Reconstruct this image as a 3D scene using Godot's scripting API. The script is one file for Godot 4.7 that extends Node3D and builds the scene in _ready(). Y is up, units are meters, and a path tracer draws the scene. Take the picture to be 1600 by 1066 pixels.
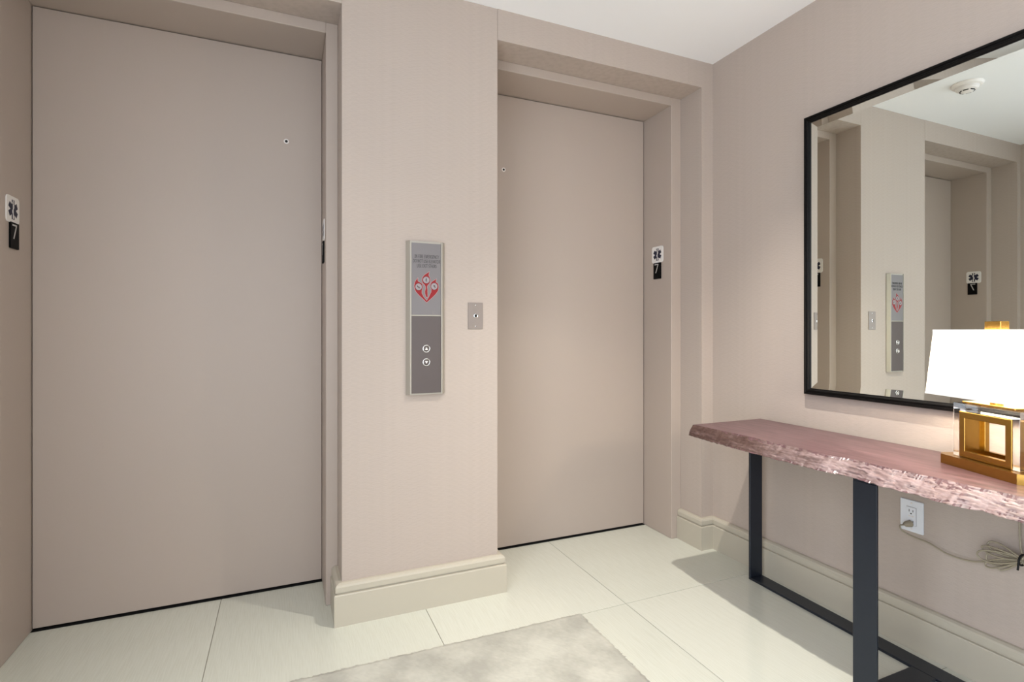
extends Node3D
# A lift lobby: two lift doors in papered recesses, call panel, live-edge console with lamp, mirror.
# World: x = 0 is the right wall, z = 0 the lift wall, y up, metres.

const CEIL := 2.626
const LEFT := -3.165
const BACK := 3.7
const FRAME_Z := -0.163
const DOOR_Z := -0.41

var org := Vector3.ZERO          # subtracted from every vertex: the base of the thing being built
var M := {}                      # materials
var rng := RandomNumberGenerator.new()


func _ready() -> void:
	rng.seed = 7
	# ---------------------------------------------------------------- camera
	var cam := Camera3D.new()
	cam.name = "camera"
	cam.near = 0.05
	cam.far = 50.0
	cam.keep_aspect = Camera3D.KEEP_HEIGHT
	cam.projection = Camera3D.PROJECTION_FRUSTUM
	cam.size = cam.near * 1066.0 / 827.27
	cam.frustum_offset = Vector2(0, -cam.near * 15.3 / 827.27)
	cam.position = Vector3(-2.147, 1.17, 2.221)
	cam.rotation.y = -0.4059
	add_child(cam)
	cam.current = true
	# ---------------------------------------------------------------- environment, exposure
	var we := WorldEnvironment.new()
	we.name = "world_environment"
	var env := Environment.new()
	env.background_mode = Environment.BG_COLOR
	env.background_color = Color(0.02, 0.02, 0.02)
	env.tonemap_mode = Environment.TONE_MAPPER_LINEAR
	env.tonemap_exposure = 1.08
	env.sdfgi_enabled = true
	env.ssao_enabled = true
	env.ssil_enabled = true
	we.environment = env
	add_child(we)
	# ---------------------------------------------------------------- lights of the room, and added fill panels
	make_materials()
	downlight(Vector3(-0.78, CEIL, 1.03), "white recessed downlight in the ceiling nearest the mirror wall", 4.5, 50.0)
	downlight(Vector3(-2.38, CEIL, 1.03), "white recessed downlight in the ceiling above the left lift door side", 0.7, 64.0)
	add_fill_panel("window_1", "tall glowing fill panel added behind the viewer, opposite the lift doors", Vector3(-1.58, 0, BACK), PI, 2.7, 1.0)
	add_fill_panel("window_2", "tall glowing fill panel added beside the viewer, opposite the console table", Vector3(LEFT, 0, 2.45), PI / 2, 2.1, 5.6)
	# ---------------------------------------------------------------- setting
	build_shell()
	build_floor()
	build_baseboards()
	lift_door("door_1", -3.12, -1.936, -3.052, -1.985, -2.139, "wide taupe lift door in the left recess, release hole at its upper right")
	lift_door("door_2", -1.263, -0.078, -1.198, -0.145, -1.065, "taupe lift door in the recess between call panel and mirror wall")
	# ---------------------------------------------------------------- things
	build_rug()
	build_console()
	build_lamp()
	build_mirror()
	build_call_panel()
	build_key_plate()
	build_outlet()
	build_detector()
	jamb_signs("left jamb of the wide left lift door", Vector3(-3.0519, 1.609, -0.250), Vector3(-3.0519, 1.516, -0.258), PI / 2)
	jamb_signs("right jamb of the left lift door, almost edge-on", Vector3(-1.9851, 1.617, -0.282), Vector3(-1.9851, 1.522, -0.282), -PI / 2)
	jamb_signs("right jamb of the lift door beside the mirror", Vector3(-0.1451, 1.617, -0.282), Vector3(-0.1451, 1.522, -0.282), -PI / 2)
	jamb_signs("left jamb of the right lift door, seen only in the mirror", Vector3(-1.1979, 1.612, -0.262), Vector3(-1.1979, 1.518, -0.262), PI / 2)


# ==================================================================== nodes
func tag(o: Node3D, label: String, category: String, group := "", kind := "") -> void:
	if label:
		o.set_meta("label", label)
	if category:
		o.set_meta("category", category)
	if group:
		o.set_meta("group", group)
	if kind:
		o.set_meta("kind", kind)


func numbered(called: String, parent: Node) -> String:
	if not parent.has_node(called):
		return called
	var k := 1
	while parent.has_node("%s_%03d" % [called, k]):
		k += 1
	return "%s_%03d" % [called, k]


func thing(called: String, label: String, category: String, at: Vector3, turn := 0.0, group := "") -> Node3D:
	var o := Node3D.new()
	o.name = numbered(called, self)
	add_child(o)
	o.position = at
	o.rotation.y = turn
	tag(o, label, category, group)
	return o


func new_mesh() -> SurfaceTool:
	var st := SurfaceTool.new()
	st.begin(Mesh.PRIMITIVE_TRIANGLES)
	return st


func obj(called: String, st: SurfaceTool, m: Material, parent: Node = self, at := Vector3.ZERO) -> MeshInstance3D:
	st.generate_normals()
	var o := MeshInstance3D.new()
	o.name = numbered(called, parent)
	o.mesh = st.commit()
	o.material_override = m
	o.cast_shadow = GeometryInstance3D.SHADOW_CASTING_SETTING_ON
	o.position = at
	parent.add_child(o)
	return o


func struct(called: String, st: SurfaceTool, m: Material, label := "", category := "", parent: Node = self) -> MeshInstance3D:
	var o := obj(called, st, m, parent)
	if parent == self:
		tag(o, label, category, "", "structure")
	return o


# ==================================================================== shapes (triangles gathered, turned outward, then written clockwise)
func emit(st: SurfaceTool, t: PackedVector3Array, smooth := false, convex := false, closed := true) -> void:
	var c := Vector3.ZERO
	for p in t:
		c += p
	c /= maxi(1, t.size())
	var vol := 0.0
	for k in range(0, t.size(), 3):
		vol += (t[k] - c).dot((t[k + 1] - c).cross(t[k + 2] - c))
	st.set_smooth_group(1 if smooth else -1)
	for k in range(0, t.size(), 3):
		var a := t[k]
		var b := t[k + 1]
		var d := t[k + 2]
		var flip := closed and vol < 0.0
		if convex:
			flip = (b - a).cross(d - a).dot((a + b + d) / 3.0 - c) < 0.0
		if (b - a).cross(d - a).length_squared() < 1e-18:
			continue
		for p in ([a, b, d] if flip else [a, d, b]):
			st.add_vertex(p - org)


func put_quad(t: PackedVector3Array, a: Vector3, b: Vector3, c: Vector3, d: Vector3) -> void:
	t.append_array([a, b, c, a, c, d])


func box(st: SurfaceTool, lo: Vector3, hi: Vector3, c := 0.0, basis := Basis.IDENTITY, about := Vector3.ZERO) -> void:
	var mid := (lo + hi) / 2.0
	var h := (hi - lo).abs() / 2.0
	c = minf(c, minf(h.x, minf(h.y, h.z)) * 0.45)
	var v := {}
	for sx in [-1, 1]:
		for sy in [-1, 1]:
			for sz in [-1, 1]:
				var s := Vector3(sx, sy, sz)
				var full := s * h
				v[[sx, sy, sz, 0]] = full - Vector3(0, sy * c, sz * c)
				v[[sx, sy, sz, 1]] = full - Vector3(sx * c, 0, sz * c)
				v[[sx, sy, sz, 2]] = full - Vector3(sx * c, sy * c, 0)
	var t := PackedVector3Array()
	for s in [-1, 1]:
		put_quad(t, v[[s, -1, -1, 0]], v[[s, 1, -1, 0]], v[[s, 1, 1, 0]], v[[s, -1, 1, 0]])
		put_quad(t, v[[-1, s, -1, 1]], v[[1, s, -1, 1]], v[[1, s, 1, 1]], v[[-1, s, 1, 1]])
		put_quad(t, v[[-1, -1, s, 2]], v[[1, -1, s, 2]], v[[1, 1, s, 2]], v[[-1, 1, s, 2]])
	if c > 0.0:
		for a in [-1, 1]:
			for b in [-1, 1]:
				put_quad(t, v[[a, b, -1, 0]], v[[a, b, 1, 0]], v[[a, b, 1, 1]], v[[a, b, -1, 1]])
				put_quad(t, v[[a, -1, b, 0]], v[[a, 1, b, 0]], v[[a, 1, b, 2]], v[[a, -1, b, 2]])
				put_quad(t, v[[-1, a, b, 1]], v[[1, a, b, 1]], v[[1, a, b, 2]], v[[-1, a, b, 2]])
				for d in [-1, 1]:
					t.append_array([v[[a, b, d, 0]], v[[a, b, d, 1]], v[[a, b, d, 2]]])
	for k in t.size():
		t[k] = about + basis * (mid + t[k] - about)
	emit(st, t, false, true)


# a flat outline (x, y) given depth along z, optionally with a small edge chamfer on its front
func prism(st: SurfaceTool, poly: PackedVector2Array, z0: float, z1: float, place := Transform3D.IDENTITY) -> void:
	var p := poly
	if Geometry2D.is_polygon_clockwise(p):
		p = p.duplicate()
		p.reverse()
	var idx := Geometry2D.triangulate_polygon(p)
	var t := PackedVector3Array()
	for k in range(0, idx.size(), 3):
		var tri := [p[idx[k]], p[idx[k + 1]], p[idx[k + 2]]]
		if (tri[1] - tri[0]).cross(tri[2] - tri[0]) < 0:
			tri = [tri[0], tri[2], tri[1]]
		for q in tri:
			t.append(Vector3(q.x, q.y, z1))
		for q in [tri[0], tri[2], tri[1]]:
			t.append(Vector3(q.x, q.y, z0))
	for k in p.size():
		var a := p[k]
		var b := p[(k + 1) % p.size()]
		put_quad(t, Vector3(a.x, a.y, z0), Vector3(b.x, b.y, z0), Vector3(b.x, b.y, z1), Vector3(a.x, a.y, z1))
	for k in t.size():
		t[k] = place * t[k]
	emit(st, t, false, false)


func rounded(w: float, h: float, r: float, n := 6) -> PackedVector2Array:
	var p := PackedVector2Array()
	for q in 4:
		var c := Vector2((w / 2 - r) * (1 if q in [0, 3] else -1), (h / 2 - r) * (1 if q < 2 else -1))
		for k in n + 1:
			var a := PI / 2 * (q + float(k) / n)
			p.append(c + Vector2(cos(a), sin(a)) * r)
	return p


func ring(r: float, n := 28) -> PackedVector2Array:
	var p := PackedVector2Array()
	for k in n:
		p.append(Vector2.from_angle(TAU * k / n) * r)
	return p


# profile (o = sideways in the plane of the path, h = along normal) drawn along a path, mitred at its corners
func sweep(st: SurfaceTool, prof: PackedVector2Array, path: PackedVector3Array, normal: Vector3, loop := false) -> void:
	var n := path.size()
	var rows := []
	for k in n:
		var din: Vector3 = (path[k] - path[(k - 1 + n) % n]).normalized() if loop or k > 0 else (path[1] - path[0]).normalized()
		var dout: Vector3 = (path[(k + 1) % n] - path[k]).normalized() if loop or k < n - 1 else din
		var a := normal.cross(din)
		var b := normal.cross(dout)
		var m := (a + b).normalized()
		m /= maxf(0.2, m.dot(a))
		var row := PackedVector3Array()
		for q in prof:
			row.append(path[k] + m * q.x + normal * q.y)
		rows.append(row)
	var t := PackedVector3Array()
	for k in (n if loop else n - 1):
		var r0: PackedVector3Array = rows[k]
		var r1: PackedVector3Array = rows[(k + 1) % n]
		for j in prof.size():
			var i := (j + 1) % prof.size()
			put_quad(t, r0[j], r0[i], r1[i], r1[j])
	if not loop:
		var idx := Geometry2D.triangulate_polygon(prof)
		for k in range(0, idx.size(), 3):
			var f := [idx[k], idx[k + 1], idx[k + 2]]
			var cw := (prof[f[1]] - prof[f[0]]).cross(prof[f[2]] - prof[f[0]]) < 0
			var outline_cw := Geometry2D.is_polygon_clockwise(prof)
			if cw != outline_cw:
				f.reverse()
			t.append_array([rows[0][f[0]], rows[0][f[2]], rows[0][f[1]]])
			t.append_array([rows[n - 1][f[0]], rows[n - 1][f[1]], rows[n - 1][f[2]]])
	emit(st, t)


# profile of (radius, height) turned about local +z of a transform
func lathe(st: SurfaceTool, prof: PackedVector2Array, place: Transform3D, n := 32, smooth := false) -> void:
	var t := PackedVector3Array()
	for k in n:
		var a := Vector2.from_angle(TAU * k / n)
		var b := Vector2.from_angle(TAU * (k + 1) / n)
		for j in prof.size() - 1:
			var p := prof[j]
			var q := prof[j + 1]
			put_quad(t, Vector3(a.x * p.x, a.y * p.x, p.y), Vector3(b.x * p.x, b.y * p.x, p.y), Vector3(b.x * q.x, b.y * q.x, q.y), Vector3(a.x * q.x, a.y * q.x, q.y))
	for k in t.size():
		t[k] = place * t[k]
	emit(st, t, smooth)


func tube(st: SurfaceTool, path: PackedVector3Array, r: float, n := 8) -> void:
	var t := PackedVector3Array()
	var rows := []
	var up := Vector3.UP
	for k in path.size():
		var d := (path[mini(k + 1, path.size() - 1)] - path[maxi(k - 1, 0)]).normalized()
		if absf(d.dot(up)) > 0.95:
			up = Vector3.RIGHT if absf(d.x) < 0.9 else Vector3.BACK
		var s := d.cross(up).normalized()
		up = s.cross(d).normalized()
		var row := PackedVector3Array()
		for j in n:
			var a := TAU * j / n
			row.append(path[k] + (s * cos(a) + up * sin(a)) * r)
		rows.append(row)
	for k in rows.size() - 1:
		for j in n:
			var i := (j + 1) % n
			put_quad(t, rows[k][j], rows[k][i], rows[k + 1][i], rows[k + 1][j])
	for j in range(1, n - 1):
		t.append_array([rows[0][0], rows[0][j + 1], rows[0][j]])
		var e: PackedVector3Array = rows[rows.size() - 1]
		t.append_array([e[0], e[j], e[j + 1]])
	emit(st, t, true)


func spline(points: Array, step := 0.006) -> PackedVector3Array:
	var c := Curve3D.new()
	c.bake_interval = step
	for k in points.size():
		var before: Vector3 = points[maxi(k - 1, 0)]
		var after: Vector3 = points[mini(k + 1, points.size() - 1)]
		var h := (after - before) / 6.0
		c.add_point(points[k], -h, h)
	return c.get_baked_points()


# ==================================================================== materials
func std(called: String, c: Color, rough := 0.6, metal := 0.0) -> StandardMaterial3D:
	var m := StandardMaterial3D.new()
	m.resource_name = called
	m.albedo_color = c
	m.roughness = rough
	m.metallic = metal
	M[called] = m
	return m


func noise_map(seed_: int, freq: float, ramp: Array, size := 512, octaves := 4, kind := FastNoiseLite.TYPE_SIMPLEX_SMOOTH) -> NoiseTexture2D:
	var f := FastNoiseLite.new()
	f.seed = seed_
	f.noise_type = kind
	f.frequency = freq
	f.fractal_octaves = octaves
	var t := NoiseTexture2D.new()
	t.width = size
	t.height = size
	t.seamless = true
	t.noise = f
	if ramp:
		var g := Gradient.new()
		g.offsets = PackedFloat32Array(range(ramp.size()).map(func(k): return float(k) / (ramp.size() - 1)))
		g.colors = PackedColorArray(ramp)
		t.color_ramp = g
	return t


func triplanar(m: StandardMaterial3D, scale: Vector3, world := true) -> void:
	m.uv1_triplanar = true
	m.uv1_world_triplanar = world
	m.uv1_scale = scale
	m.uv1_triplanar_sharpness = 4.0


func make_materials() -> void:
	# horizontally woven wallpaper: long pale threads
	var paper := std("wallpaper", Color(0.732, 0.678, 0.638), 0.75)
	paper.albedo_texture = noise_map(3, 0.03, [Color(0.93, 0.925, 0.915), Color(0.975, 0.973, 0.97), Color(1, 1, 1)], 512, 5)
	paper.heightmap_enabled = true
	paper.heightmap_texture = noise_map(4, 0.03, [], 512, 5)
	paper.heightmap_scale = 0.025
	triplanar(paper, Vector3(1.7, 42.0, 1.7))
	std("ceiling_paint", Color(0.955, 0.955, 0.96), 0.9)
	var base := std("baseboard_paint", Color(0.725, 0.695, 0.632), 0.35)
	base.metallic_specular = 0.5
	# satin taupe enamel of the lift doors and their frames
	var taupe := std("taupe_enamel", Color(0.70, 0.644, 0.60), 0.42)
	taupe.metallic_specular = 0.45
	taupe.heightmap_enabled = true
	taupe.heightmap_texture = noise_map(9, 0.2, [], 512, 2)
	taupe.heightmap_scale = 0.012
	triplanar(taupe, Vector3(3, 3, 3))
	std("black_gap", Color(0.03, 0.028, 0.027), 0.8)
	std("grout", Color(0.55, 0.53, 0.47), 0.9)
	for k in 3:
		var tile := std("tile_%d" % k, [Color(0.83, 0.832, 0.782), Color(0.837, 0.838, 0.789), Color(0.824, 0.826, 0.776)][k], 0.055)
		tile.metallic_specular = 0.7
		tile.albedo_texture = noise_map(20 + k, 0.03, [Color(0.945, 0.94, 0.925), Color(0.98, 0.98, 0.975), Color(1, 1, 1)], 512, 5)
		tile.uv1_offset = Vector3(0.37 * k, 0, 0.21 * k)
		triplanar(tile, Vector3(15.0, 1.0, 0.4))
	var walnut := std("walnut_top", Color(1, 1, 1), 0.33)
	walnut.albedo_texture = noise_map(31, 0.011, [Color(0.29, 0.205, 0.21), Color(0.35, 0.25, 0.26), Color(0.395, 0.29, 0.30), Color(0.44, 0.33, 0.34)], 512, 5)
	walnut.metallic_specular = 0.5
	triplanar(walnut, Vector3(6.0, 6.0, 0.7))
	var bark := std("live_edge_wood", Color(1, 1, 1), 0.55)
	bark.vertex_color_use_as_albedo = true
	bark.albedo_texture = noise_map(33, 0.02, [Color(0.66, 0.60, 0.58), Color(0.88, 0.85, 0.83), Color(1, 1, 1), Color(1, 1, 1)], 512, 5)
	bark.heightmap_enabled = true
	bark.heightmap_texture = noise_map(34, 0.02, [], 512, 5)
	bark.heightmap_scale = 0.07
	triplanar(bark, Vector3(13.0, 13.0, 1.3))
	std("end_grain", Color(0.33, 0.22, 0.18), 0.5)
	var black := std("black_steel", Color(0.13, 0.155, 0.20), 0.33)
	black.metallic_specular = 0.6
	black.metallic = 0.45
	var wenge := std("black_brown_frame", Color(0.045, 0.034, 0.032), 0.5)
	wenge.metallic_specular = 0.3
	wenge.albedo_texture = noise_map(41, 0.03, [Color(0.55, 0.5, 0.48), Color(1, 1, 1)], 256, 3)
	triplanar(wenge, Vector3(20, 3, 3))
	std("mirror_silver", Color(0.93, 0.95, 0.93), 0.0, 1.0)
	var steel := std("brushed_steel", Color(0.40, 0.365, 0.355), 0.4, 0.6)
	steel.roughness_texture = noise_map(51, 0.03, [Color(0.8, 0.8, 0.8), Color(1, 1, 1)], 256, 3)
	triplanar(steel, Vector3(3, 60, 3))
	std("aluminium", Color(0.69, 0.665, 0.62), 0.45, 0.5)
	var dull := std("dull_steel", Color(0.58, 0.54, 0.515), 0.45, 0.5)
	dull.roughness_texture = steel.roughness_texture
	triplanar(dull, Vector3(3, 60, 3))
	std("grey_print_plate", Color(0.50, 0.48, 0.48), 0.45, 0.35)
	std("chrome", Color(0.86, 0.85, 0.84), 0.12, 1.0)
	std("dark_print", Color(0.09, 0.08, 0.08), 0.6)
	std("red_print", Color(0.55, 0.02, 0.05), 0.5)
	std("pale_outline", Color(0.76, 0.64, 0.63), 0.5)
	std("disc_grey", Color(0.60, 0.565, 0.57), 0.5)
	std("sign_white", Color(0.90, 0.88, 0.86), 0.4)
	std("sign_navy", Color(0.03, 0.045, 0.17), 0.5)
	std("sign_black", Color(0.015, 0.013, 0.015), 0.6).metallic_specular = 0.25
	std("sign_silver", Color(0.72, 0.70, 0.68), 0.4)
	std("white_plastic", Color(0.90, 0.91, 0.93), 0.3)
	std("detector_plastic", Color(0.93, 0.91, 0.90), 0.4)
	std("slot_black", Color(0.03, 0.03, 0.03), 0.7)
	std("beige_cord", Color(0.60, 0.56, 0.48), 0.4)
	var brass := std("brass", Color(0.70, 0.55, 0.28), 0.27, 1.0)
	brass.heightmap_enabled = true
	brass.heightmap_texture = noise_map(61, 0.06, [], 256, 2)
	brass.heightmap_scale = 0.01
	triplanar(brass, Vector3(40, 4, 4), false)
	var crystal := std("clear_crystal", Color(1, 1, 1, 0.0), 0.0)
	crystal.refraction_enabled = true
	crystal.refraction_scale = 0.049
	crystal.transparency = BaseMaterial3D.TRANSPARENCY_ALPHA
	var shade := std("shade_fabric", Color(0.93, 0.92, 0.90), 0.9)
	shade.backlight_enabled = true
	shade.backlight = Color(0.9, 0.88, 0.84)
	shade.emission_enabled = true
	shade.emission = Color(1.0, 0.97, 0.93)
	shade.emission_energy_multiplier = 0.5
	shade.cull_mode = BaseMaterial3D.CULL_DISABLED
	std("shade_trim", Color(0.92, 0.91, 0.89), 0.8)
	var bulb := std("lamp_bulb_glow", Color(1, 0.95, 0.88), 0.4)
	bulb.emission_enabled = true
	bulb.emission = Color(1, 0.86, 0.68)
	bulb.emission_energy_multiplier = 3.0
	var panel := std("light_diffuser_glow", Color(0.95, 0.95, 0.95), 0.5)
	panel.emission_enabled = true
	panel.emission = Color(1, 0.95, 0.89)
	panel.emission_energy_multiplier = 4.0
	var glow := std("fill_panel_glow", Color(0.9, 0.92, 0.95), 0.6)  # glow of the added fill panels
	glow.emission_enabled = true
	glow.emission = Color(0.93, 0.97, 1.0)
	glow.emission_energy_multiplier = 0.3
	var pile := std("rug_pile", Color(1, 1, 1), 0.95)
	pile.vertex_color_use_as_albedo = true
	pile.rim_enabled = true
	pile.rim = 0.3
	pile.rim_tint = 0.6


# ==================================================================== lights
func downlight(at: Vector3, label: String, energy: float, half_cone: float) -> void:
	org = Vector3.ZERO
	var t := thing("ceiling_downlight", label, "downlight", at, 0.0, "")
	var face := Transform3D(Basis(Vector3.RIGHT, PI / 2), Vector3.ZERO)   # local +z points down
	var st := new_mesh()
	lathe(st, PackedVector2Array([Vector2(0.062, 0.0), Vector2(0.062, 0.004), Vector2(0.058, 0.006), Vector2(0.044, 0.006), Vector2(0.042, 0.002), Vector2(0.042, 0.0), Vector2(0.062, 0.0)]), face)
	obj("trim_ring", st, M.ceiling_paint, t)
	st = new_mesh()
	lathe(st, PackedVector2Array([Vector2(0, 0.0), Vector2(0.0415, 0.0), Vector2(0.0415, 0.0025), Vector2(0.03, 0.0035), Vector2(0, 0.004)]), face)
	obj("light_diffuser", st, M.light_diffuser_glow, t)
	var l := SpotLight3D.new()
	l.name = "spot_light"
	l.light_color = Color(1.0, 0.98, 0.945)
	l.light_energy = energy
	l.light_size = 0.02
	l.spot_angle = half_cone
	l.spot_angle_attenuation = 1.0
	l.spot_range = 12.0
	l.spot_attenuation = 2.0
	l.shadow_enabled = true
	t.add_child(l)
	l.position = Vector3(0, -0.045, 0)
	l.rotation.x = -PI / 2


# added fill light, out of view: glowing panels framed like windows, with area lights
func add_fill_panel(called: String, label: String, at: Vector3, turn: float, w: float, energy: float) -> void:
	org = Vector3.ZERO
	var root := Node3D.new()
	root.name = called
	add_child(root)
	root.position = at
	root.rotation.y = turn          # local +z looks into the room
	tag(root, label, "window", "", "structure")
	var n := 3
	var step := w / n
	var f := new_mesh()
	for k in n + 1:
		var x := -w / 2 + step * k
		box(f, Vector3(x - 0.025, 0.17, 0.0005), Vector3(x + 0.025, 2.5, 0.03), 0.004)
	for y in [0.17, 2.45]:
		box(f, Vector3(-w / 2 - 0.025, y, 0.0005), Vector3(w / 2 + 0.025, y + 0.05, 0.03), 0.004)
	obj("fill_panel_frame", f, M.baseboard_paint, root)
	for k in n:
		var x := -w / 2 + step * k
		var st := new_mesh()
		box(st, Vector3(x + 0.026, 0.221, 0.008), Vector3(x + step - 0.026, 2.449, 0.012))
		obj("fill_panel_pane", st, M.fill_panel_glow, root)
	var l := AreaLight3D.new()
	l.name = "fill_area_light"  # soft fill added to brighten walls and doors
	l.light_color = Color(0.925, 0.957, 1.0)
	l.light_energy = energy
	l.area_size = Vector2(w - 0.05, 2.23)
	l.area_range = 12.0
	l.area_attenuation = 2.0
	l.shadow_enabled = true
	root.add_child(l)
	l.position = Vector3(0, 1.335, 0.034)
	l.rotation.y = PI


# ==================================================================== setting
func build_shell() -> void:
	org = Vector3.ZERO
	var st := new_mesh()
	box(st, Vector3(-1.936, 0, -0.55), Vector3(-1.263, CEIL, 0), 0.002)
	box(st, Vector3(-0.078, 0, -0.55), Vector3(0, CEIL, 0))
	box(st, Vector3(LEFT, 0, -0.55), Vector3(-3.12, CEIL, 0))
	for x in [[-3.12, -1.936], [-1.263, -0.078]]:
		box(st, Vector3(x[0], 2.486, -0.55), Vector3(x[1], CEIL, 0))
	box(st, Vector3(LEFT - 0.1, 0, -0.65), Vector3(0.1, CEIL, -0.55))
	struct("wall_front", st, M.wallpaper, "beige woven-paper wall with two deep lift recesses", "wall")
	st = new_mesh()
	box(st, Vector3(0, 0, -0.55), Vector3(0.1, CEIL, BACK + 0.1))
	struct("wall_right", st, M.wallpaper, "beige woven-paper wall behind the mirror and console table", "wall")
	st = new_mesh()
	box(st, Vector3(LEFT - 0.1, 0, -0.55), Vector3(LEFT, CEIL, BACK + 0.1))
	struct("wall_left", st, M.wallpaper, "beige papered wall opposite the mirror, glimpsed at the mirror's right", "wall")
	st = new_mesh()
	box(st, Vector3(LEFT, 0, BACK), Vector3(0, CEIL, BACK + 0.1))
	struct("wall_back", st, M.wallpaper, "beige papered wall closing the lobby opposite the lift doors", "wall")
	st = new_mesh()
	box(st, Vector3(LEFT - 0.1, CEIL, -0.65), Vector3(0.1, CEIL + 0.1, BACK + 0.1))
	struct("ceiling", st, M.ceiling_paint, "flat white painted ceiling above the lift lobby", "ceiling")


func build_floor() -> void:
	org = Vector3.ZERO
	var st := new_mesh()
	box(st, Vector3(LEFT - 0.1, -0.11, -0.65), Vector3(0.1, -0.0025, BACK + 0.1))
	var floor_ := struct("floor", st, M.grout, "glossy cream stone-look tile floor with fine streaks", "floor")
	var g := 0.0011
	for i in range(-4, 0):
		for k in range(-1, 5):
			var lo := Vector3(maxf(i * 0.8, LEFT) + g, -0.002, maxf(0.325 + 0.8 * k, -0.404) + g)
			var hi := Vector3(minf((i + 1) * 0.8, 0.0) - g, 0.0, minf(0.325 + 0.8 * (k + 1), BACK) - g)
			if hi.z - lo.z < 0.02 or hi.x - lo.x < 0.02:
				continue
			st = new_mesh()
			box(st, lo, hi, 0.0007)
			obj("tile", st, M["tile_%d" % posmod(i * 2 + k, 3)], floor_)


func base_profile() -> PackedVector2Array:
	return PackedVector2Array([Vector2(0, 0), Vector2(0.031, 0), Vector2(0.031, 0.121), Vector2(0.029, 0.125), Vector2(0.020, 0.126), Vector2(0.020, 0.131), Vector2(0.026, 0.133), Vector2(0.026, 0.153), Vector2(0.022, 0.160), Vector2(0.012, 0.165), Vector2(0, 0.165)])


func baseboard(called: String, pts: Array, label: String) -> void:
	org = Vector3.ZERO
	var st := new_mesh()
	var path := PackedVector3Array()
	for p in pts:
		path.append(Vector3(p[0], 0, p[1]))
	sweep(st, base_profile(), path, Vector3.UP)
	struct(called, st, M.baseboard_paint, label, "baseboard")


func build_baseboards() -> void:
	# the room lies to the left of the direction of travel
	var e := FRAME_Z + 0.002
	baseboard("baseboard_front", [[-1.263, e], [-1.263, 0], [-1.936, 0], [-1.936, e]], "cream grooved baseboard wrapping the wall pier between the lift doors")
	baseboard("baseboard_right", [[0, BACK], [0, 0], [-0.078, 0], [-0.078, e]], "cream grooved baseboard running behind the console table")
	baseboard("baseboard_left", [[-3.12, e], [-3.12, 0], [LEFT, 0], [LEFT, BACK]], "cream grooved baseboard along the left wall")
	baseboard("baseboard_back", [[LEFT + 0.031, BACK], [-0.031, BACK]], "cream grooved baseboard along the back wall")


func lift_door(called: String, x0: float, x1: float, d0: float, d1: float, hole: float, label: String) -> void:
	org = Vector3.ZERO
	var root := Node3D.new()
	root.name = called
	add_child(root)
	tag(root, label, "lift door", "", "structure")
	org = Vector3((d0 + d1) / 2, 0, DOOR_Z)
	root.position = org
	var st := new_mesh()
	box(st, Vector3(x0, 0.0005, -0.55), Vector3(d0, 2.486, FRAME_Z), 0.002)
	obj("door_jamb", st, M.taupe_enamel, root)
	st = new_mesh()
	box(st, Vector3(d1, 0.0005, -0.55), Vector3(x1, 2.486, FRAME_Z), 0.002)
	obj("door_jamb", st, M.taupe_enamel, root)
	st = new_mesh()
	box(st, Vector3(d0, 2.441, -0.55), Vector3(d1, 2.486, FRAME_Z), 0.002)
	obj("door_header", st, M.taupe_enamel, root)
	st = new_mesh()
	box(st, Vector3(d0 + 0.003, 0.010, DOOR_Z - 0.04), Vector3(d1 - (0.005 if called == "door_2" else 0.002), 2.437, DOOR_Z), 0.0012)
	var panel := obj("door_panel", st, M.taupe_enamel, root)
	st = new_mesh()
	box(st, Vector3(d0, -0.002, -0.55), Vector3(d1, 0.0006, -0.4035))
	box(st, Vector3(d0 + 0.0002, 0.0006, -0.53), Vector3(d1 - 0.0002, 2.44, -0.47))
	obj("dark_gap", st, M.black_gap, root)
	st = new_mesh()
	var at := Transform3D(Basis.IDENTITY, Vector3(hole, 2.038, DOOR_Z))
	lathe(st, PackedVector2Array([Vector2(0.0055, 0.0), Vector2(0.0115, 0.0), Vector2(0.0110, 0.0022), Vector2(0.0065, 0.0028), Vector2(0.0055, 0.0)]), at)
	obj("release_ring", st, M.sign_white, panel)
	st = new_mesh()
	lathe(st, PackedVector2Array([Vector2(0, 0.0), Vector2(0.0062, 0.0), Vector2(0.0060, 0.0012), Vector2(0, 0.0012)]), at)
	obj("release_hole", st, M.slot_black, panel)


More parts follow.
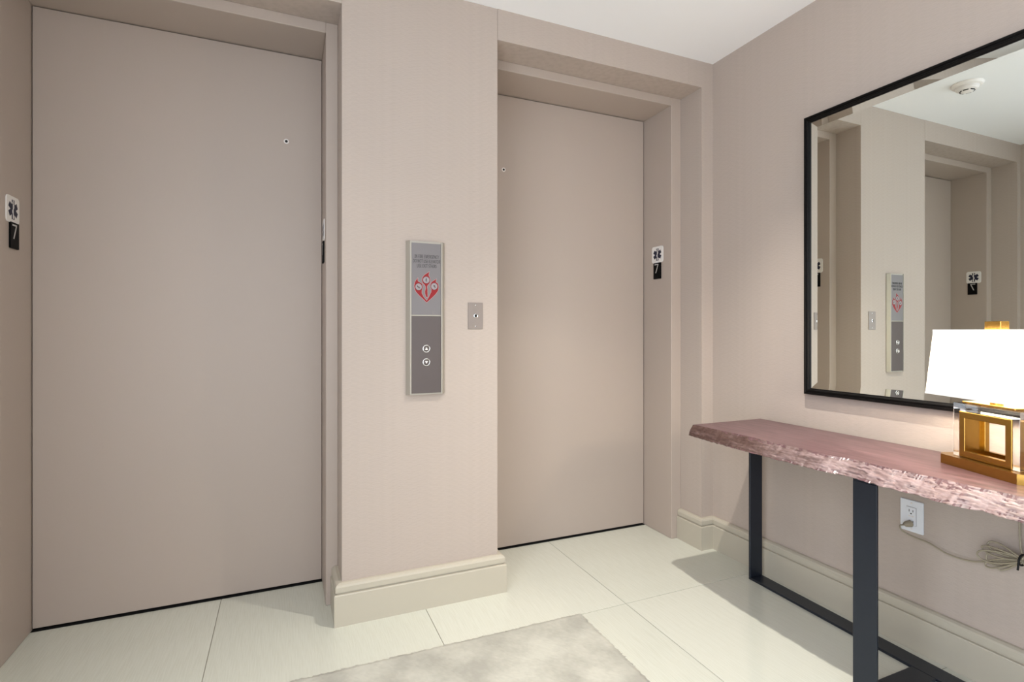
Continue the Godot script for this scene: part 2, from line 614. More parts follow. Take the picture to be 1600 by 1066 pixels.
# ==================================================================== rug
func build_rug() -> void:
	org = Vector3(-1.78, 0, 1.52)
	var f := FastNoiseLite.new()
	f.seed = 5
	f.frequency = 2.2
	f.fractal_octaves = 5
	var g := FastNoiseLite.new()
	g.seed = 6
	g.frequency = 30.0
	g.fractal_octaves = 3
	var w := 1.52
	var d := 2.4
	var nx := 250
	var nz := 400
	var turn := Basis(Vector3.UP, -0.012)
	var origin := Vector3(-1.02, 0, 0.318)
	var pts := PackedVector3Array()
	var cols := PackedColorArray()
	for k in nz + 1:
		for i in nx + 1:
			var u := w * i / nx
			var v := d * k / nz
			var edge := minf(minf(u, w - u), minf(v, d - v))
			var fray := (0.010 * g.get_noise_2d(u * 4.0 + 40, v * 4.0) + 0.006 * g.get_noise_2d(u * 1.2 + 80, v * 1.2)) * (1.0 - smoothstep(0.0, 0.035, edge))
			var y := 0.0075 * smoothstep(-0.004, 0.022, edge) + 0.0016 * g.get_noise_2d(u * 6.0, v * 6.0) + 0.0006
			if edge <= 0.0:
				y = 0.0004
			pts.append(origin + turn * Vector3(-u + fray, maxf(y, 0.0004), v + fray) - org)
			var n := f.get_noise_2d(u * 1.9, v * 1.9) * 0.95 + g.get_noise_2d(u * 1.3, v * 1.3) * 0.2 + g.get_noise_2d(u * 5.0 + 9, v * 5.0) * 0.16
			var s := clampf(0.5 + n * 1.1, 0, 1)
			cols.append(Color(0.36, 0.345, 0.295).lerp(Color(0.51, 0.495, 0.425), s))
	var st := new_mesh()
	st.set_smooth_group(1)
	for k in nz:
		for i in nx:
			var a := k * (nx + 1) + i
			for q in [a, a + nx + 1, a + 1, a + 1, a + nx + 1, a + nx + 2]:
				st.set_color(cols[q])
				st.add_vertex(pts[q])
	var o := obj("area_rug", st, M.rug_pile, self, org)
	tag(o, "pale greige low-pile rug with cloudy mottling lying on the tile floor", "rug")


# ==================================================================== console table
func along(table: Array, z: float) -> float:
	if z <= table[0][0]:
		return table[0][1]
	for k in range(1, table.size()):
		if z <= table[k][0]:
			return lerpf(table[k - 1][1], table[k][1], (z - table[k - 1][0]) / (table[k][0] - table[k - 1][0]))
	return table[table.size() - 1][1]


func build_console() -> void:
	org = Vector3(-0.26, 0, 1.12)
	var t := thing("console_table", "live-edge walnut console table on black steel flat-bar legs under the mirror", "console table", org)
	var top_edge := [[0.345, -0.446], [0.607, -0.43], [0.768, -0.441], [0.875, -0.437], [0.996, -0.444], [1.052, -0.423], [1.173, -0.43], [1.239, -0.426], [1.311, -0.417], [1.384, -0.422], [1.448, -0.417], [1.6, -0.42], [1.9, -0.425]]
	var low_edge := [[0.342, -0.470], [0.488, -0.483], [0.671, -0.494], [0.866, -0.494], [0.991, -0.494], [1.085, -0.474], [1.197, -0.490], [1.296, -0.487], [1.372, -0.497], [1.417, -0.489], [1.442, -0.478], [1.49, -0.486], [1.6, -0.484], [1.9, -0.47]]
	var f := FastNoiseLite.new()
	f.seed = 12
	f.frequency = 1.0
	f.fractal_octaves = 4
	var z0 := 0.342
	var z1 := 1.9
	var n := 390
	var m := 20
	var ty := 0.747
	var by := 0.70
	var back := -0.032
	# slab without its front: top, underside, back, two ends
	var tops := PackedVector3Array()
	var lows := PackedVector3Array()
	var edge := []
	var tint := []
	for k in n + 1:
		var z := lerpf(z0, z1, float(k) / n)
		var fine := f.get_noise_1d(z * 30.0) * 0.004 + f.get_noise_1d(z * 90.0 + 50) * 0.0015
		var xt := along(top_edge, z) + fine
		var xb := along(low_edge, z) + f.get_noise_1d(z * 26.0 + 200) * 0.005 + f.get_noise_1d(z * 110.0 + 400) * 0.002
		var row := PackedVector3Array()
		var crow := PackedColorArray()
		for j in m + 1:
			var s := float(j) / m
			var x := lerpf(xt, xb, pow(s, 1.15)) - 0.006 * sin(PI * s)
			var y := lerpf(ty, by + 0.002 * f.get_noise_1d(z * 40.0 + 600), s)
			if j > 0 and j < m:
				var rough := smoothstep(0.6, 1.25, z) * 0.65 + 0.35
				var b := f.get_noise_2d(z * 20.0, s * 4.0 + 30.0) * 0.0018 + f.get_noise_2d(z * 10.0, s * 9.0 + 90.0) * 0.0015
				var crack := maxf(0.0, f.get_noise_2d(z * 11.0 + 300.0, s * 11.0) - 0.2) * 0.011
				x += (b + crack) * rough
				y += f.get_noise_2d(z * 35.0 + 700.0, s * 9.0) * 0.002
			row.append(Vector3(x, y, z))
			var pale := clampf(smoothstep(0.5, 1.25, z) + 0.4 * f.get_noise_2d(z * 5.0 + 9.0, s * 2.0), 0, 1)
			var c := Color(0.085, 0.045, 0.036).lerp(Color(0.30, 0.215, 0.215), pale)
			var dark := smoothstep(0.05, 0.42, f.get_noise_2d(z * 9.0 + 20.0, s * 4.0 + 60.0))
			c = c.lerp(Color(0.07, 0.035, 0.032), dark * (0.75 - 0.45 * smoothstep(0.6, 1.2, z)))
			var vein := smoothstep(0.24, 0.5, f.get_noise_2d(z * 11.0 + 300.0, s * 11.0))
			c = c.lerp(Color(0.10, 0.06, 0.055), vein * 0.55)
			if j == m:
				c = Color(0.05, 0.028, 0.022)
			crow.append(c)
		tops.append(row[0])
		lows.append(row[m])
		edge.append(row)
		tint.append(crow)
	var tri := PackedVector3Array()
	for k in n:
		var a := tops[k]
		var b := tops[k + 1]
		var c := lows[k]
		var d := lows[k + 1]
		var ta := Vector3(back, ty, a.z)
		var tb := Vector3(back, ty, b.z)
		var la := Vector3(back, by, c.z)
		var lb := Vector3(back, by, d.z)
		put_quad(tri, a, b, tb, ta)
		put_quad(tri, c, la, lb, d)
		put_quad(tri, ta, tb, lb, la)
		put_quad(tri, a, c, d, b)          # closes the slab just behind the live edge
	put_quad(tri, tops[0], Vector3(back, ty, z0), Vector3(back, by, z0), lows[0])
	put_quad(tri, tops[n], lows[n], Vector3(back, by, z1), Vector3(back, ty, z1))
	var st := new_mesh()
	emit(st, tri)
	var slab := obj("tabletop", st, M.walnut_top, t)
	st = new_mesh()
	st.set_smooth_group(1)
	for k in n:
		for j in m:
			for q in [[k, j], [k + 1, j + 1], [k, j + 1], [k, j], [k + 1, j], [k + 1, j + 1]]:
				st.set_color(tint[q[0]][q[1]])
				st.add_vertex(edge[q[0]][q[1]] - org)
	var le := obj("live_edge", st, M.live_edge_wood, slab)
	le.set_meta("label", "rough pale bark-like edge facing the room")
	# T-shaped base of flat bar: a frame along the wall and one prong with a leg to the room
	var turn := Basis(Vector3.UP, -0.022)
	var about := Vector3(-0.112, 0, 1.12)
	st = new_mesh()
	box(st, Vector3(-0.15, 0.0005, 0.366), Vector3(-0.075, 0.0105, 1.874), 0.0012, turn, about)
	obj("floor_bar", st, M.black_steel, t)
	for z in [0.366, 1.864]:
		st = new_mesh()
		box(st, Vector3(-0.15, 0.0105, z), Vector3(-0.075, 0.69, z + 0.01), 0.0012, turn, about)
		obj("leg", st, M.black_steel, t)
	st = new_mesh()
	box(st, Vector3(-0.15, 0.69, 0.366), Vector3(-0.075, 0.6998, 1.874), 0.0012, turn, about)
	obj("top_bar", st, M.black_steel, t)
	st = new_mesh()
	box(st, Vector3(-0.459, 0.0005, 1.083), Vector3(-0.152, 0.0105, 1.158), 0.0012)
	obj("floor_bar", st, M.black_steel, t)
	st = new_mesh()
	box(st, Vector3(-0.459, 0.0105, 1.083), Vector3(-0.449, 0.69, 1.158), 0.0012)
	obj("leg", st, M.black_steel, t)
	st = new_mesh()
	box(st, Vector3(-0.459, 0.69, 1.083), Vector3(-0.152, 0.6998, 1.158), 0.0012)
	obj("top_bar", st, M.black_steel, t)


# ==================================================================== table lamp
func build_lamp() -> void:
	var at := Vector3(-0.1903, 0.7473, 1.339)
	var t := thing("table_lamp", "lit table lamp with white rectangular shade on a brass and crystal block", "table lamp", at)
	var et := Vector3(-0.3616, 0, 0.9323)
	t.basis = Basis(et, Vector3.UP, et.cross(Vector3.UP))
	org = Vector3.ZERO
	var lift := Transform3D(Basis(Vector3.RIGHT, -PI / 2), Vector3.ZERO)   # local z of lathe and prism becomes up
	var st := new_mesh()
	var c := 0.018
	prism(st, PackedVector2Array([Vector2(-0.142 + c, -0.065), Vector2(0.142 - c, -0.065), Vector2(0.142, -0.065 + c), Vector2(0.142, 0.065 - c), Vector2(0.142 - c, 0.065), Vector2(-0.142 + c, 0.065), Vector2(-0.142, 0.065 - c), Vector2(-0.142, -0.065 + c)]), 0.0, 0.0295, lift)
	obj("base", st, M.brass, t)
	# crystal: an arch-shaped block resting on the base
	st = new_mesh()
	prism(st, PackedVector2Array([Vector2(-0.107, 0.0302), Vector2(-0.0865, 0.0302), Vector2(-0.0865, 0.1735), Vector2(0.0865, 0.1735), Vector2(0.0865, 0.0302), Vector2(0.107, 0.0302), Vector2(0.107, 0.1965), Vector2(-0.107, 0.1965)]), -0.038, 0.038)
	obj("crystal_block", st, M.clear_crystal, t)
	# two brass window frames, front and back, and the lining between them
	for z in [[0.026, 0.040], [-0.040, -0.026]]:
		st = new_mesh()
		frame_rect(st, 0.0845, 0.0303, 0.1715, 0.0195, z[0], z[1])
		obj("brass_frame", st, M.brass, t)
	st = new_mesh()
	frame_rect(st, 0.0795, 0.0303, 0.1665, 0.004, -0.0258, 0.0258)
	obj("brass_lining", st, M.brass, t)
	st = new_mesh()
	box(st, Vector3(-0.085, 0.197, -0.03), Vector3(0.085, 0.2035, 0.03), 0.001)
	obj("top_plate", st, M.brass, t)
	st = new_mesh()
	lathe(st, PackedVector2Array([Vector2(0, 0.2037), Vector2(0.016, 0.2037), Vector2(0.016, 0.228), Vector2(0.011, 0.232), Vector2(0.011, 0.262), Vector2(0, 0.262)]), lift)
	obj("neck", st, M.brass, t)
	st = new_mesh()
	for s in [-1, 1]:
		tube(st, spline([Vector3(0.014 * s, 0.232, 0), Vector3(0.05 * s, 0.27, 0), Vector3(0.052 * s, 0.34, 0), Vector3(0.02 * s, 0.405, 0), Vector3(0.0, 0.414, 0)], 0.01), 0.002)
	obj("harp", st, M.brass, t)
	st = new_mesh()
	var prof := PackedVector2Array([Vector2(0, 0.262), Vector2(0.013, 0.262), Vector2(0.014, 0.275)])
	for k in 11:
		var a := PI * (0.25 + 0.75 * k / 10.0)
		prof.append(Vector2(sin(a) * 0.029, 0.315 - cos(a) * 0.029))
	lathe(st, prof, lift, 24, true)
	obj("lamp_bulb", st, M.lamp_bulb_glow, t)
	# tapered rectangular shade with turned hems
	var lo := [Vector2(0.160, 0.085), 0.222]
	var hi := [Vector2(0.146, 0.071), 0.425]
	var corner := func(v: Vector2, y: float, k: int) -> Vector3: return Vector3(v.x * [1, -1, -1, 1][k], y, v.y * [1, 1, -1, -1][k])
	st = new_mesh()
	var tri := PackedVector3Array()
	for k in 4:
		put_quad(tri, corner.call(lo[0], lo[1], k), corner.call(hi[0], hi[1], k), corner.call(hi[0], hi[1], (k + 1) % 4), corner.call(lo[0], lo[1], (k + 1) % 4))
	emit(st, tri, false, true)
	var shade := obj("lamp_shade", st, M.shade_fabric, t)
	for e in [lo, hi]:
		st = new_mesh()
		var path := PackedVector3Array()
		for k in 4:
			path.append(corner.call(e[0], e[1], k))
		sweep(st, PackedVector2Array([Vector2(-0.0012, -0.003), Vector2(0.0012, -0.003), Vector2(0.0012, 0.003), Vector2(-0.0012, 0.003)]), path, Vector3.UP, true)
		obj("hem", st, M.shade_trim, shade)
	st = new_mesh()
	for s in [-1, 1]:
		tube(st, PackedVector3Array([Vector3(0, 0.417, 0), Vector3(0.146 * s, 0.424, 0)]), 0.0015)
		tube(st, PackedVector3Array([Vector3(0, 0.417, 0), Vector3(0, 0.424, 0.071 * s)]), 0.0015)
	obj("spider", st, M.brass, t)
	st = new_mesh()
	box(st, Vector3(-0.026, 0.4255, -0.014), Vector3(0.026, 0.4525, 0.014), 0.0015)
	obj("finial", st, M.brass, t)
	var l := OmniLight3D.new()
	l.name = "bulb_light"
	l.light_color = Color(1.0, 0.945, 0.87)
	l.light_energy = 0.25
	l.light_size = 0.024
	l.omni_range = 8.0
	l.omni_attenuation = 2.0
	l.shadow_enabled = true
	t.add_child(l)
	l.position = Vector3(0, 0.315, 0)
	# power cord: plug, drooping run, tied bundle, strand up behind the table (points given in the world)
	var inv := t.transform.affine_inverse()
	var w := func(list: Array) -> Array: return list.map(func(p): return inv * p)
	st = new_mesh()
	tube(st, spline(w.call([Vector3(-0.036, 0.452, 0.992), Vector3(-0.048, 0.449, 0.985), Vector3(-0.046, 0.432, 0.990), Vector3(-0.034, 0.418, 1.022), Vector3(-0.03, 0.413, 1.067), Vector3(-0.03, 0.396, 1.127), Vector3(-0.03, 0.396, 1.183), Vector3(-0.03, 0.407, 1.224), Vector3(-0.032, 0.43, 1.275), Vector3(-0.034, 0.455, 1.335)])), 0.003)
	tube(st, spline(w.call([Vector3(-0.034, 0.462, 1.335), Vector3(-0.022, 0.50, 1.323), Vector3(-0.016, 0.572, 1.319), Vector3(-0.016, 0.70, 1.318), Vector3(-0.02, 0.752, 1.322), Vector3(-0.05, 0.7505, 1.33), Vector3(-0.125, 0.753, 1.335)])), 0.003)
	for k in 6:
		var len := [0.118, 0.105, 0.112, 0.092, 0.1, 0.085][k] as float
		var tilt := [0.02, -0.22, 0.30, -0.42, 0.12, 0.52][k] as float
		var fat := [0.026, 0.018, 0.016, 0.02, 0.03, 0.008][k] as float
		var tie := Vector3(-0.034 + 0.003 * (k - 3), 0.458, 1.335)
		var loop := []
		for j in 19:
			var a := TAU * j / 18.0
			var p := Vector2(-len / 2 * (1 - cos(a)), sin(a) * fat * (0.35 + 0.65 * (1 - cos(a)) / 2)).rotated(tilt + 0.22)
			loop.append(tie + Vector3(0.004 * sin(a * 2 + k), p.y, p.x))
		tube(st, spline(w.call(loop)), 0.0028)
		loop = []
		for j in 13:
			var a := TAU * j / 12.0
			var p := Vector2(len * 0.42 * (1 - cos(a)), sin(a) * fat * 0.8).rotated(tilt * 0.7 + 0.1)
			loop.append(tie + Vector3(0.003 * sin(a * 2 + k), p.y, p.x))
		tube(st, spline(w.call(loop)), 0.0028)
	var cord := obj("power_cord", st, M.beige_cord, t)
	st = new_mesh()
	tube(st, spline(w.call([Vector3(-0.048, 0.468, 1.333), Vector3(-0.056, 0.456, 1.333), Vector3(-0.046, 0.443, 1.333), Vector3(-0.03, 0.442, 1.334), Vector3(-0.018, 0.456, 1.335), Vector3(-0.03, 0.472, 1.334), Vector3(-0.047, 0.469, 1.333), Vector3(-0.054, 0.45, 1.332), Vector3(-0.056, 0.428, 1.331)])), 0.003)
	obj("cord_tie", st, M.slot_black, cord)
	st = new_mesh()
	var b := inv.basis
	var tri2 := PackedVector3Array()
	var p0 := Vector3(-0.0125, 0.455, 0.999)
	var ring0 := [[0.0, 0.013, 0.011], [-0.016, 0.011, 0.010], [-0.024, 0.006, 0.006], [-0.028, 0.003, 0.003]]
	for k in 3:
		for j in 12:
			var q := []
			for e in [[k, j], [k, j + 1], [k + 1, j + 1], [k + 1, j]]:
				var a: float = TAU * e[1] / 12.0
				var r: Array = ring0[e[0]]
				q.append(inv * (p0 + Vector3(r[0], sin(a) * r[1], cos(a) * r[2] - 0.25 * absf(r[0]))))
			put_quad(tri2, q[0], q[1], q[2], q[3])
	emit(st, tri2, true)
	obj("plug", st, M.beige_cord, cord)


func frame_rect(st: SurfaceTool, hw: float, y0: float, y1: float, b: float, z0: float, z1: float) -> void:
	var path := PackedVector3Array([Vector3(-hw, y0, 0), Vector3(hw, y0, 0), Vector3(hw, y1, 0), Vector3(-hw, y1, 0)])
	var c := 0.001
	sweep(st, PackedVector2Array([Vector2(0, z0), Vector2(0, z1 - c), Vector2(c, z1), Vector2(b - c, z1), Vector2(b, z1 - c), Vector2(b, z0)]), path, Vector3.BACK, true)


# ==================================================================== mirror
func build_mirror() -> void:
	var lo := Vector2(0.572, 0.892)     # z, y
	var hi := Vector2(1.67, 2.115)
	org = Vector3(0, 0.892, 1.121)
	var t := thing("wall_mirror", "large mirror in a thin black-brown frame hanging above the console table", "mirror", org)
	t.rotation.y = 0.0018
	var path := PackedVector3Array([Vector3(0, lo.y, lo.x), Vector3(0, lo.y, hi.x), Vector3(0, hi.y, hi.x), Vector3(0, hi.y, lo.x)])
	var st := new_mesh()
	# path runs so that the inside of the frame lies at positive o when seen from the room
	sweep(st, PackedVector2Array([Vector2(0, 0.0004), Vector2(0, 0.026), Vector2(0.003, 0.030), Vector2(0.009, 0.030), Vector2(0.011, 0.0265), Vector2(0.0145, 0.0265), Vector2(0.0165, 0.029), Vector2(0.020, 0.0275), Vector2(0.0225, 0.021), Vector2(0.027, 0.0185), Vector2(0.027, 0.0004)]), path, Vector3.LEFT, true)
	obj("mirror_frame", st, M.black_brown_frame, t)
	st = new_mesh()
	box(st, Vector3(-0.0115, lo.y + 0.0275, lo.x + 0.0275), Vector3(-0.0004, hi.y - 0.0275, hi.x - 0.0275))
	obj("backing_board", st, M.black_gap, t)
	var a := 0.0272
	var b := 0.055
	var xa := -0.0125 - (b - a) * tan(deg_to_rad(6.0))
	var xb := -0.0125
	var outer := []
	var inner := []
	for s in [[0, 0], [1, 0], [1, 1], [0, 1]]:
		var zo: float = hi.x - a if s[0] else lo.x + a
		var yo: float = hi.y - a if s[1] else lo.y + a
		var zi: float = hi.x - b if s[0] else lo.x + b
		var yi: float = hi.y - b if s[1] else lo.y + b
		outer.append(Vector3(xa, yo, zo))
		inner.append(Vector3(xb, yi, zi))
	st = new_mesh()
	var tri := PackedVector3Array()
	put_quad(tri, inner[0], inner[1], inner[2], inner[3])
	emit_facing(st, tri, Vector3.LEFT)
	var pane := obj("mirror_pane", st, M.mirror_silver, t)
	for k in 4:
		st = new_mesh()
		tri = PackedVector3Array()
		put_quad(tri, outer[k], outer[(k + 1) % 4], inner[(k + 1) % 4], inner[k])
		emit_facing(st, tri, Vector3.LEFT)
		obj("bevel", st, M.mirror_silver, pane)


func emit_facing(st: SurfaceTool, t: PackedVector3Array, towards: Vector3) -> void:
	st.set_smooth_group(-1)
	for k in range(0, t.size(), 3):
		var flip := (t[k + 1] - t[k]).cross(t[k + 2] - t[k]).dot(towards) < 0
		for p in ([t[k], t[k + 1], t[k + 2]] if flip else [t[k], t[k + 2], t[k + 1]]):
			st.add_vertex(p - org)


# ==================================================================== call panel
func letters(text: String, cap: float, width: float, m: Material, parent: Node, at: Vector3, called := "lettering", depth := 0.0004, bold := 400) -> void:
	var f := SystemFont.new()
	f.font_names = PackedStringArray(["Droid Sans"])
	f.font_weight = bold
	var tm := TextMesh.new()
	tm.text = text
	tm.font = f
	tm.font_size = 64
	tm.pixel_size = cap / (64 * 0.714)
	tm.depth = depth
	tm.curve_step = 4.0
	var o := MeshInstance3D.new()
	o.name = numbered(called, parent)
	o.mesh = tm
	o.material_override = m
	o.cast_shadow = GeometryInstance3D.SHADOW_CASTING_SETTING_ON
	parent.add_child(o)
	var bb := tm.get_aabb()
	if width > 0.0:
		o.scale.x = width / bb.size.x
	o.position = at - Vector3((bb.position.x + bb.size.x / 2) * o.scale.x, bb.position.y + bb.size.y / 2, -depth / 2)


func build_call_panel() -> void:
	org = Vector3.ZERO
	var t := thing("call_panel", "tall brushed-metal lift call panel with fire warning and two round buttons", "call panel", Vector3(-1.5955, 0.9025, 0))
	var h := 0.647
	# extruded body: sloping sides, raised lips, a shallow channel for the plates
	var st := new_mesh()
	var place := Transform3D(Basis(Vector3.RIGHT, -PI / 2), Vector3.ZERO)
	var half := [Vector2(0.0835, -0.0004), Vector2(0.0835, -0.004), Vector2(0.0705, -0.0215), Vector2(0.0695, -0.0225), Vector2(0.0640, -0.0225), Vector2(0.0635, -0.0185)]
	var outline := PackedVector2Array()
	for p in half:
		outline.append(p)
	for k in range(half.size() - 1, -1, -1):
		outline.append(Vector2(-half[k].x, half[k].y))
	prism(st, outline, 0.0, h, place)
	obj("panel_body", st, M.aluminium, t)
	st = new_mesh()
	box(st, Vector3(-0.0632, 0.337, 0.0187), Vector3(0.0632, h - 0.008, 0.0205), 0.0004)
	var sign_ := obj("warning_plate", st, M.grey_print_plate, t)
	st = new_mesh()
	box(st, Vector3(-0.0632, 0.006, 0.0187), Vector3(0.0632, 0.331, 0.0212), 0.0006)
	var plate := obj("button_plate", st, M.brushed_steel, t)
	st = new_mesh()
	box(st, Vector3(-0.0632, 0.3315, 0.0187), Vector3(0.0632, 0.3365, 0.0225), 0.0006)
	obj("divider", st, M.aluminium, t)
	var z := 0.0206
	var lines := ["IN FIRE EMERGENCY", "DO NOT USE ELEVATOR", "USE EXIT STAIRS"]
	var wide := [0.104, 0.116, 0.084]
	for k in 3:
		letters(lines[k], 0.0138, wide[k], M.dark_print, sign_, Vector3(0.002, 0.583 - 0.0198 * k, z))
	# red flame of three tongues; outlines in hundredths of the plate's print
	var u := 0.000338
	var px := func(list: Array) -> PackedVector2Array:
		var p := PackedVector2Array()
		for k in range(0, list.size(), 2):
			p.append(Vector2((list[k] - 380) * u, 0.583 - (list[k + 1] - 270) * 0.00033))
		return p
	var tongues := [
		[418, 462, 395, 478, 355, 505, 330, 540, 323, 575, 334, 610, 355, 630, 368, 650, 372, 680, 362, 715, 364, 750, 378, 788, 396, 789, 394, 740, 393, 690, 388, 655, 397, 635, 420, 610, 431, 572, 421, 535, 408, 510, 411, 485],
		[275, 545, 250, 575, 232, 610, 226, 650, 232, 690, 250, 725, 290, 770, 340, 815, 383, 858, 384, 834, 350, 795, 320, 740, 322, 700, 335, 660, 325, 620, 297, 602, 273, 590, 268, 570],
		[512, 550, 480, 570, 445, 595, 430, 630, 430, 660, 445, 690, 440, 725, 412, 785, 384, 834, 383, 858, 400, 842, 455, 792, 500, 745, 530, 700, 537, 650, 527, 610, 503, 595, 500, 575],
	]
	for g in tongues:
		st = new_mesh()
		for grown in Geometry2D.offset_polygon(px.call(g), 0.0011, Geometry2D.JOIN_ROUND):
			prism(st, grown, z - 0.0001, z + 0.0002)
		obj("flame_outline", st, M.pale_outline, sign_)
		st = new_mesh()
		prism(st, px.call(g), z - 0.0001, z + 0.0005)
		obj("flame", st, M.red_print, sign_)
	var k := 0
	for c in [[378, 570], [281, 660], [480, 648]]:
		var at := Transform3D(Basis.IDENTITY, Vector3((c[0] - 380) * u, 0.583 - (c[1] - 270) * 0.00033, z))
		st = new_mesh()
		prism(st, ring(0.0150), 0, 0.0008, at)
		obj("pictogram_ring", st, M.dark_print, sign_)
		st = new_mesh()
		prism(st, ring(0.0140), 0, 0.0011, at)
		obj("pictogram_disc", st, M.disc_grey, sign_)
		st = new_mesh()
		prism(st, ring(0.0112), 0, 0.0012, at)
		prism(st, ring(0.0104), 0, 0.00121, at)
		var strokes := [
			[[-1, 7, 1.6, 5.4], [0, 5, -1, 0], [0, 4, 3, 1], [0, 4, -3, 2], [-1, 0, 2, -4], [-1, 0, -3, -5], [2, -4, 1, -7]],
			[[-6, 5, -2, 1], [-2, 1, 2, -1], [2, -1, 6, -5], [-6, 2, -1, -3], [-1, -3, 3, -6]],
			[[-3, 4, 1, 1], [1, 1, 4, -3], [0, 4, 3, 1], [-2, 2, -1, -2], [1, 0, 5, -4], [4, -3, 2, -6]],
		][k] as Array
		st = new_mesh()
		for s in strokes:
			var a := Vector2(s[0], s[1]) * 0.0011
			var b := Vector2(s[2], s[3]) * 0.0011
			var n := (b - a).orthogonal().normalized() * 0.0009
			prism(st, PackedVector2Array([a - n, b - n, b + n, a + n]), 0, 0.0016, at)
		obj("pictogram", st, M.dark_print, sign_)
		k += 1
	# buttons
	for up in [true, false]:
		var at := Transform3D(Basis.IDENTITY, Vector3(-0.0005, 0.1935 if up else 0.1365, 0.0212))
		st = new_mesh()
		lathe(st, PackedVector2Array([Vector2(0.0112, 0), Vector2(0.0175, 0), Vector2(0.0172, 0.0022), Vector2(0.0150, 0.0045), Vector2(0.0128, 0.0042), Vector2(0.0112, 0.0015), Vector2(0.0112, 0)]), at, 36, true)
		var rim := obj("button", st, M.chrome, plate)
		st = new_mesh()
		lathe(st, PackedVector2Array([Vector2(0, 0.0002), Vector2(0.0111, 0.0002), Vector2(0.0108, 0.0022), Vector2(0.006, 0.0034), Vector2(0, 0.0038)]), at, 36, true)
		obj("button_cap", st, M.brushed_steel, plate)
		var d := 1.0 if up else -1.0
		st = new_mesh()
		prism(st, PackedVector2Array([Vector2(-0.0065, -0.005 * d), Vector2(0.0065, -0.005 * d), Vector2(0, 0.0065 * d)]), 0.002, 0.0046, at)
		obj("button_arrow", st, M.sign_white, plate)


func screw(st: SurfaceTool, at: Vector3) -> void:
	lathe(st, PackedVector2Array([Vector2(0, 0), Vector2(0.0032, 0), Vector2(0.0028, 0.0012), Vector2(0, 0.0015)]), Transform3D(Basis.IDENTITY, at), 12)


func build_key_plate() -> void:
	org = Vector3.ZERO
	var t := thing("key_switch_plate", "small brushed-steel key switch plate on the wall beside the call panel", "switch plate", Vector3(-1.3695, 1.18, 0))
	var st := new_mesh()
	box(st, Vector3(-0.0345, 0, 0.0004), Vector3(0.0345, 0.117, 0.0035), 0.0014)
	obj("plate", st, M.dull_steel, t)
	st = new_mesh()
	lathe(st, PackedVector2Array([Vector2(0.004, 0.0035), Vector2(0.0105, 0.0035), Vector2(0.0098, 0.0062), Vector2(0.0062, 0.007), Vector2(0.004, 0.0035)]), Transform3D(Basis.IDENTITY, Vector3(0, 0.058, 0)), 24)
	obj("key_ring", st, M.chrome, t)
	st = new_mesh()
	lathe(st, PackedVector2Array([Vector2(0, 0.0035), Vector2(0.0062, 0.0035), Vector2(0.0060, 0.0052), Vector2(0, 0.0052)]), Transform3D(Basis.IDENTITY, Vector3(0, 0.058, 0)), 20)
	obj("keyhole", st, M.slot_black, t)
	for y in [0.012, 0.105]:
		st = new_mesh()
		screw(st, Vector3(0, y, 0.0035))
		obj("screw", st, M.chrome, t)


func build_outlet() -> void:
	org = Vector3.ZERO
	var t := thing("wall_outlet", "white wall outlet under the console table with a beige plug in it", "outlet", Vector3(0, 0.424, 0.999), -PI / 2)
	var st := new_mesh()
	prism(st, rounded(0.078, 0.117, 0.003, 3), 0.0004, 0.0042, Transform3D(Basis.IDENTITY, Vector3(0, 0.0585, 0)))
	prism(st, rounded(0.075, 0.114, 0.003, 3), 0.004, 0.0058, Transform3D(Basis.IDENTITY, Vector3(0, 0.0585, 0)))
	obj("cover_plate", st, M.white_plastic, t)
	st = new_mesh()
	prism(st, rounded(0.0345, 0.068, 0.002, 3), 0.0058, 0.0066, Transform3D(Basis.IDENTITY, Vector3(0, 0.0585, 0)))
	obj("face_gap", st, M.disc_grey, t)
	st = new_mesh()
	prism(st, rounded(0.0325, 0.066, 0.002, 3), 0.0058, 0.0082, Transform3D(Basis.IDENTITY, Vector3(0, 0.0585, 0)))
	var face := obj("receptacle", st, M.white_plastic, t)
	for c in [0.0785, 0.0385]:
		st = new_mesh()
		box(st, Vector3(-0.0075, c - 0.0045, 0.0081), Vector3(-0.0055, c + 0.0045, 0.0085))
		box(st, Vector3(0.0055, c - 0.004, 0.0081), Vector3(0.0075, c + 0.004, 0.0085))
		prism(st, ring(0.0027, 12), 0.0081, 0.0085, Transform3D(Basis.IDENTITY, Vector3(0, c - 0.0105, 0)))
		obj("slots", st, M.slot_black, face)
	st = new_mesh()
	box(st, Vector3(-0.009, 0.0565, 0.0081), Vector3(-0.001, 0.0605, 0.0092), 0.0004)
	box(st, Vector3(0.001, 0.0565, 0.0081), Vector3(0.009, 0.0605, 0.0092), 0.0004)
	obj("test_buttons", st, M.sign_white, face)
	for y in [0.0105, 0.1065]:
		st = new_mesh()
		screw(st, Vector3(0, y, 0.0058))
		obj("screw", st, M.sign_white, t)


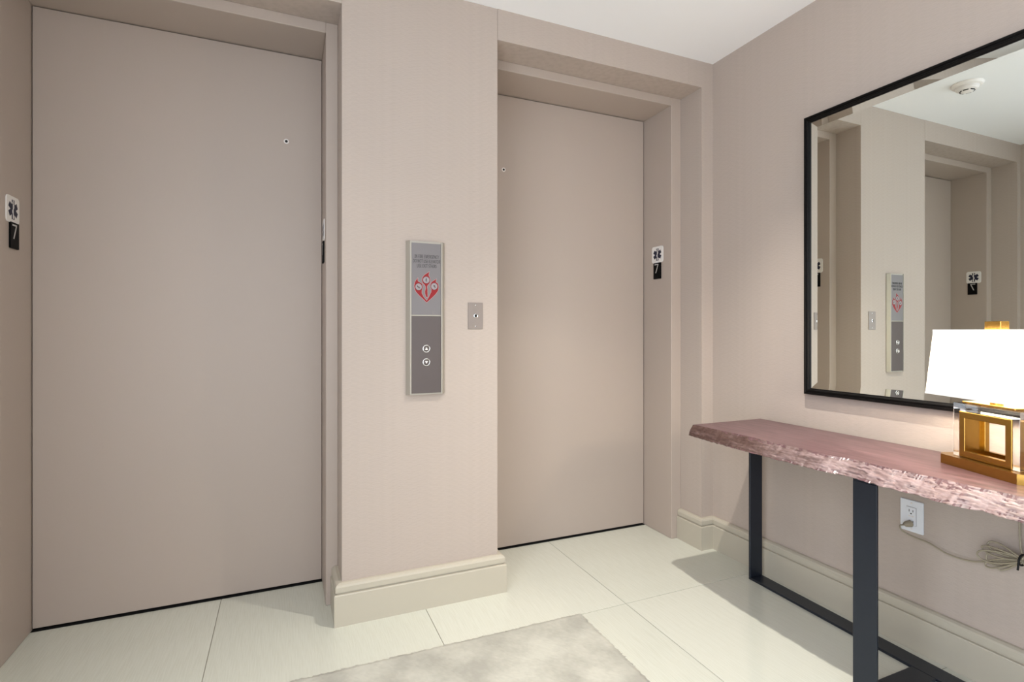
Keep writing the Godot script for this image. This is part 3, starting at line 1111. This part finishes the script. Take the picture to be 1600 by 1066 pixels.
func build_detector() -> void:
	org = Vector3.ZERO
	var t := thing("smoke_detector", "white round smoke detector on the ceiling, seen in the mirror", "smoke detector", Vector3(-1.575, CEIL, 0.42))
	var down := Transform3D(Basis(Vector3.RIGHT, PI / 2), Vector3.ZERO)
	var st := new_mesh()
	lathe(st, PackedVector2Array([Vector2(0, 0.0004), Vector2(0.078, 0.0004), Vector2(0.078, 0.006), Vector2(0.072, 0.014), Vector2(0.062, 0.018), Vector2(0, 0.018)]), down, 40)
	obj("mounting_base", st, M.detector_plastic, t)
	st = new_mesh()
	lathe(st, PackedVector2Array([Vector2(0, 0.0182), Vector2(0.056, 0.0182), Vector2(0.054, 0.03), Vector2(0.047, 0.036), Vector2(0.034, 0.040), Vector2(0.030, 0.045), Vector2(0.018, 0.048), Vector2(0, 0.048)]), down, 40)
	var head := obj("detector_head", st, M.detector_plastic, t)
	for k in 6:
		var turn := Basis(Vector3.UP, TAU * (k + 0.25) / 6)
		st = new_mesh()
		box(st, Vector3(-0.012, -0.0445, 0.0305), Vector3(0.012, -0.0400, 0.0345), 0.0, turn)
		obj("vent_slot", st, M.slot_black, head)


# ==================================================================== signs on the jambs
func jamb_signs(where: String, white: Vector3, black: Vector3, turn: float) -> void:
	org = Vector3.ZERO
	var t := thing("star_sign", "white medical star sign, " + where, "sign", white, turn, "medical star signs on the lift jambs")
	var st := new_mesh()
	prism(st, rounded(0.100, 0.096, 0.014), 0.0003, 0.0028)
	prism(st, rounded(0.0985, 0.0945, 0.0135), 0.0028, 0.0034)
	obj("plate", st, M.sign_white, t)
	var star := PackedVector2Array()
	var r := 0.0355
	var w := 0.0102
	for k in 6:
		var d := Vector2.from_angle(PI / 2 + TAU * k / 6)
		var s := d.orthogonal()
		star.append(d * r + s * w)
		star.append(d * r - s * w)
		star.append(Vector2.from_angle(PI / 2 + TAU * (k + 0.5) / 6) * (w * 2.0))
	st = new_mesh()
	prism(st, star, 0.0034, 0.0038)
	obj("star", st, M.sign_navy, t)
	st = new_mesh()
	box(st, Vector3(-0.0022, -0.034, 0.0036), Vector3(0.0022, 0.031, 0.0041))
	prism(st, ring(0.0038, 14), 0.0036, 0.0041, Transform3D(Basis.IDENTITY, Vector3(0, 0.031, 0)))
	var snake := []
	for k in 25:
		var s := k / 24.0
		snake.append(Vector3(sin(s * TAU * 1.6 + 0.5) * (0.0042 + 0.003 * s), -0.03 + 0.056 * s, 0.0038))
	var flat := PackedVector2Array()
	var pts := spline(snake, 0.002)
	for k in pts.size():
		var d := (pts[mini(k + 1, pts.size() - 1)] - pts[maxi(k - 1, 0)])
		flat.append(Vector2(pts[k].x, pts[k].y) + Vector2(d.x, d.y).orthogonal().normalized() * 0.0016)
	for k in range(pts.size() - 1, -1, -1):
		var d := (pts[mini(k + 1, pts.size() - 1)] - pts[maxi(k - 1, 0)])
		flat.append(Vector2(pts[k].x, pts[k].y) - Vector2(d.x, d.y).orthogonal().normalized() * 0.0016)
	prism(st, flat, 0.0036, 0.0042)
	obj("staff_and_snake", st, M.sign_white, t)
	var f := thing("floor_number_sign", "black number 7 plate, " + where, "number sign", black, turn, "floor number plates on the lift jambs")
	st = new_mesh()
	prism(st, rounded(0.064, 0.094, 0.003, 3), 0.0003, 0.0062)
	obj("plate", st, M.sign_black, f)
	letters("7", 0.052, 0.034, M.sign_silver, f, Vector3(-0.004, 0.014, 0.0063), "numeral", 0.0006)
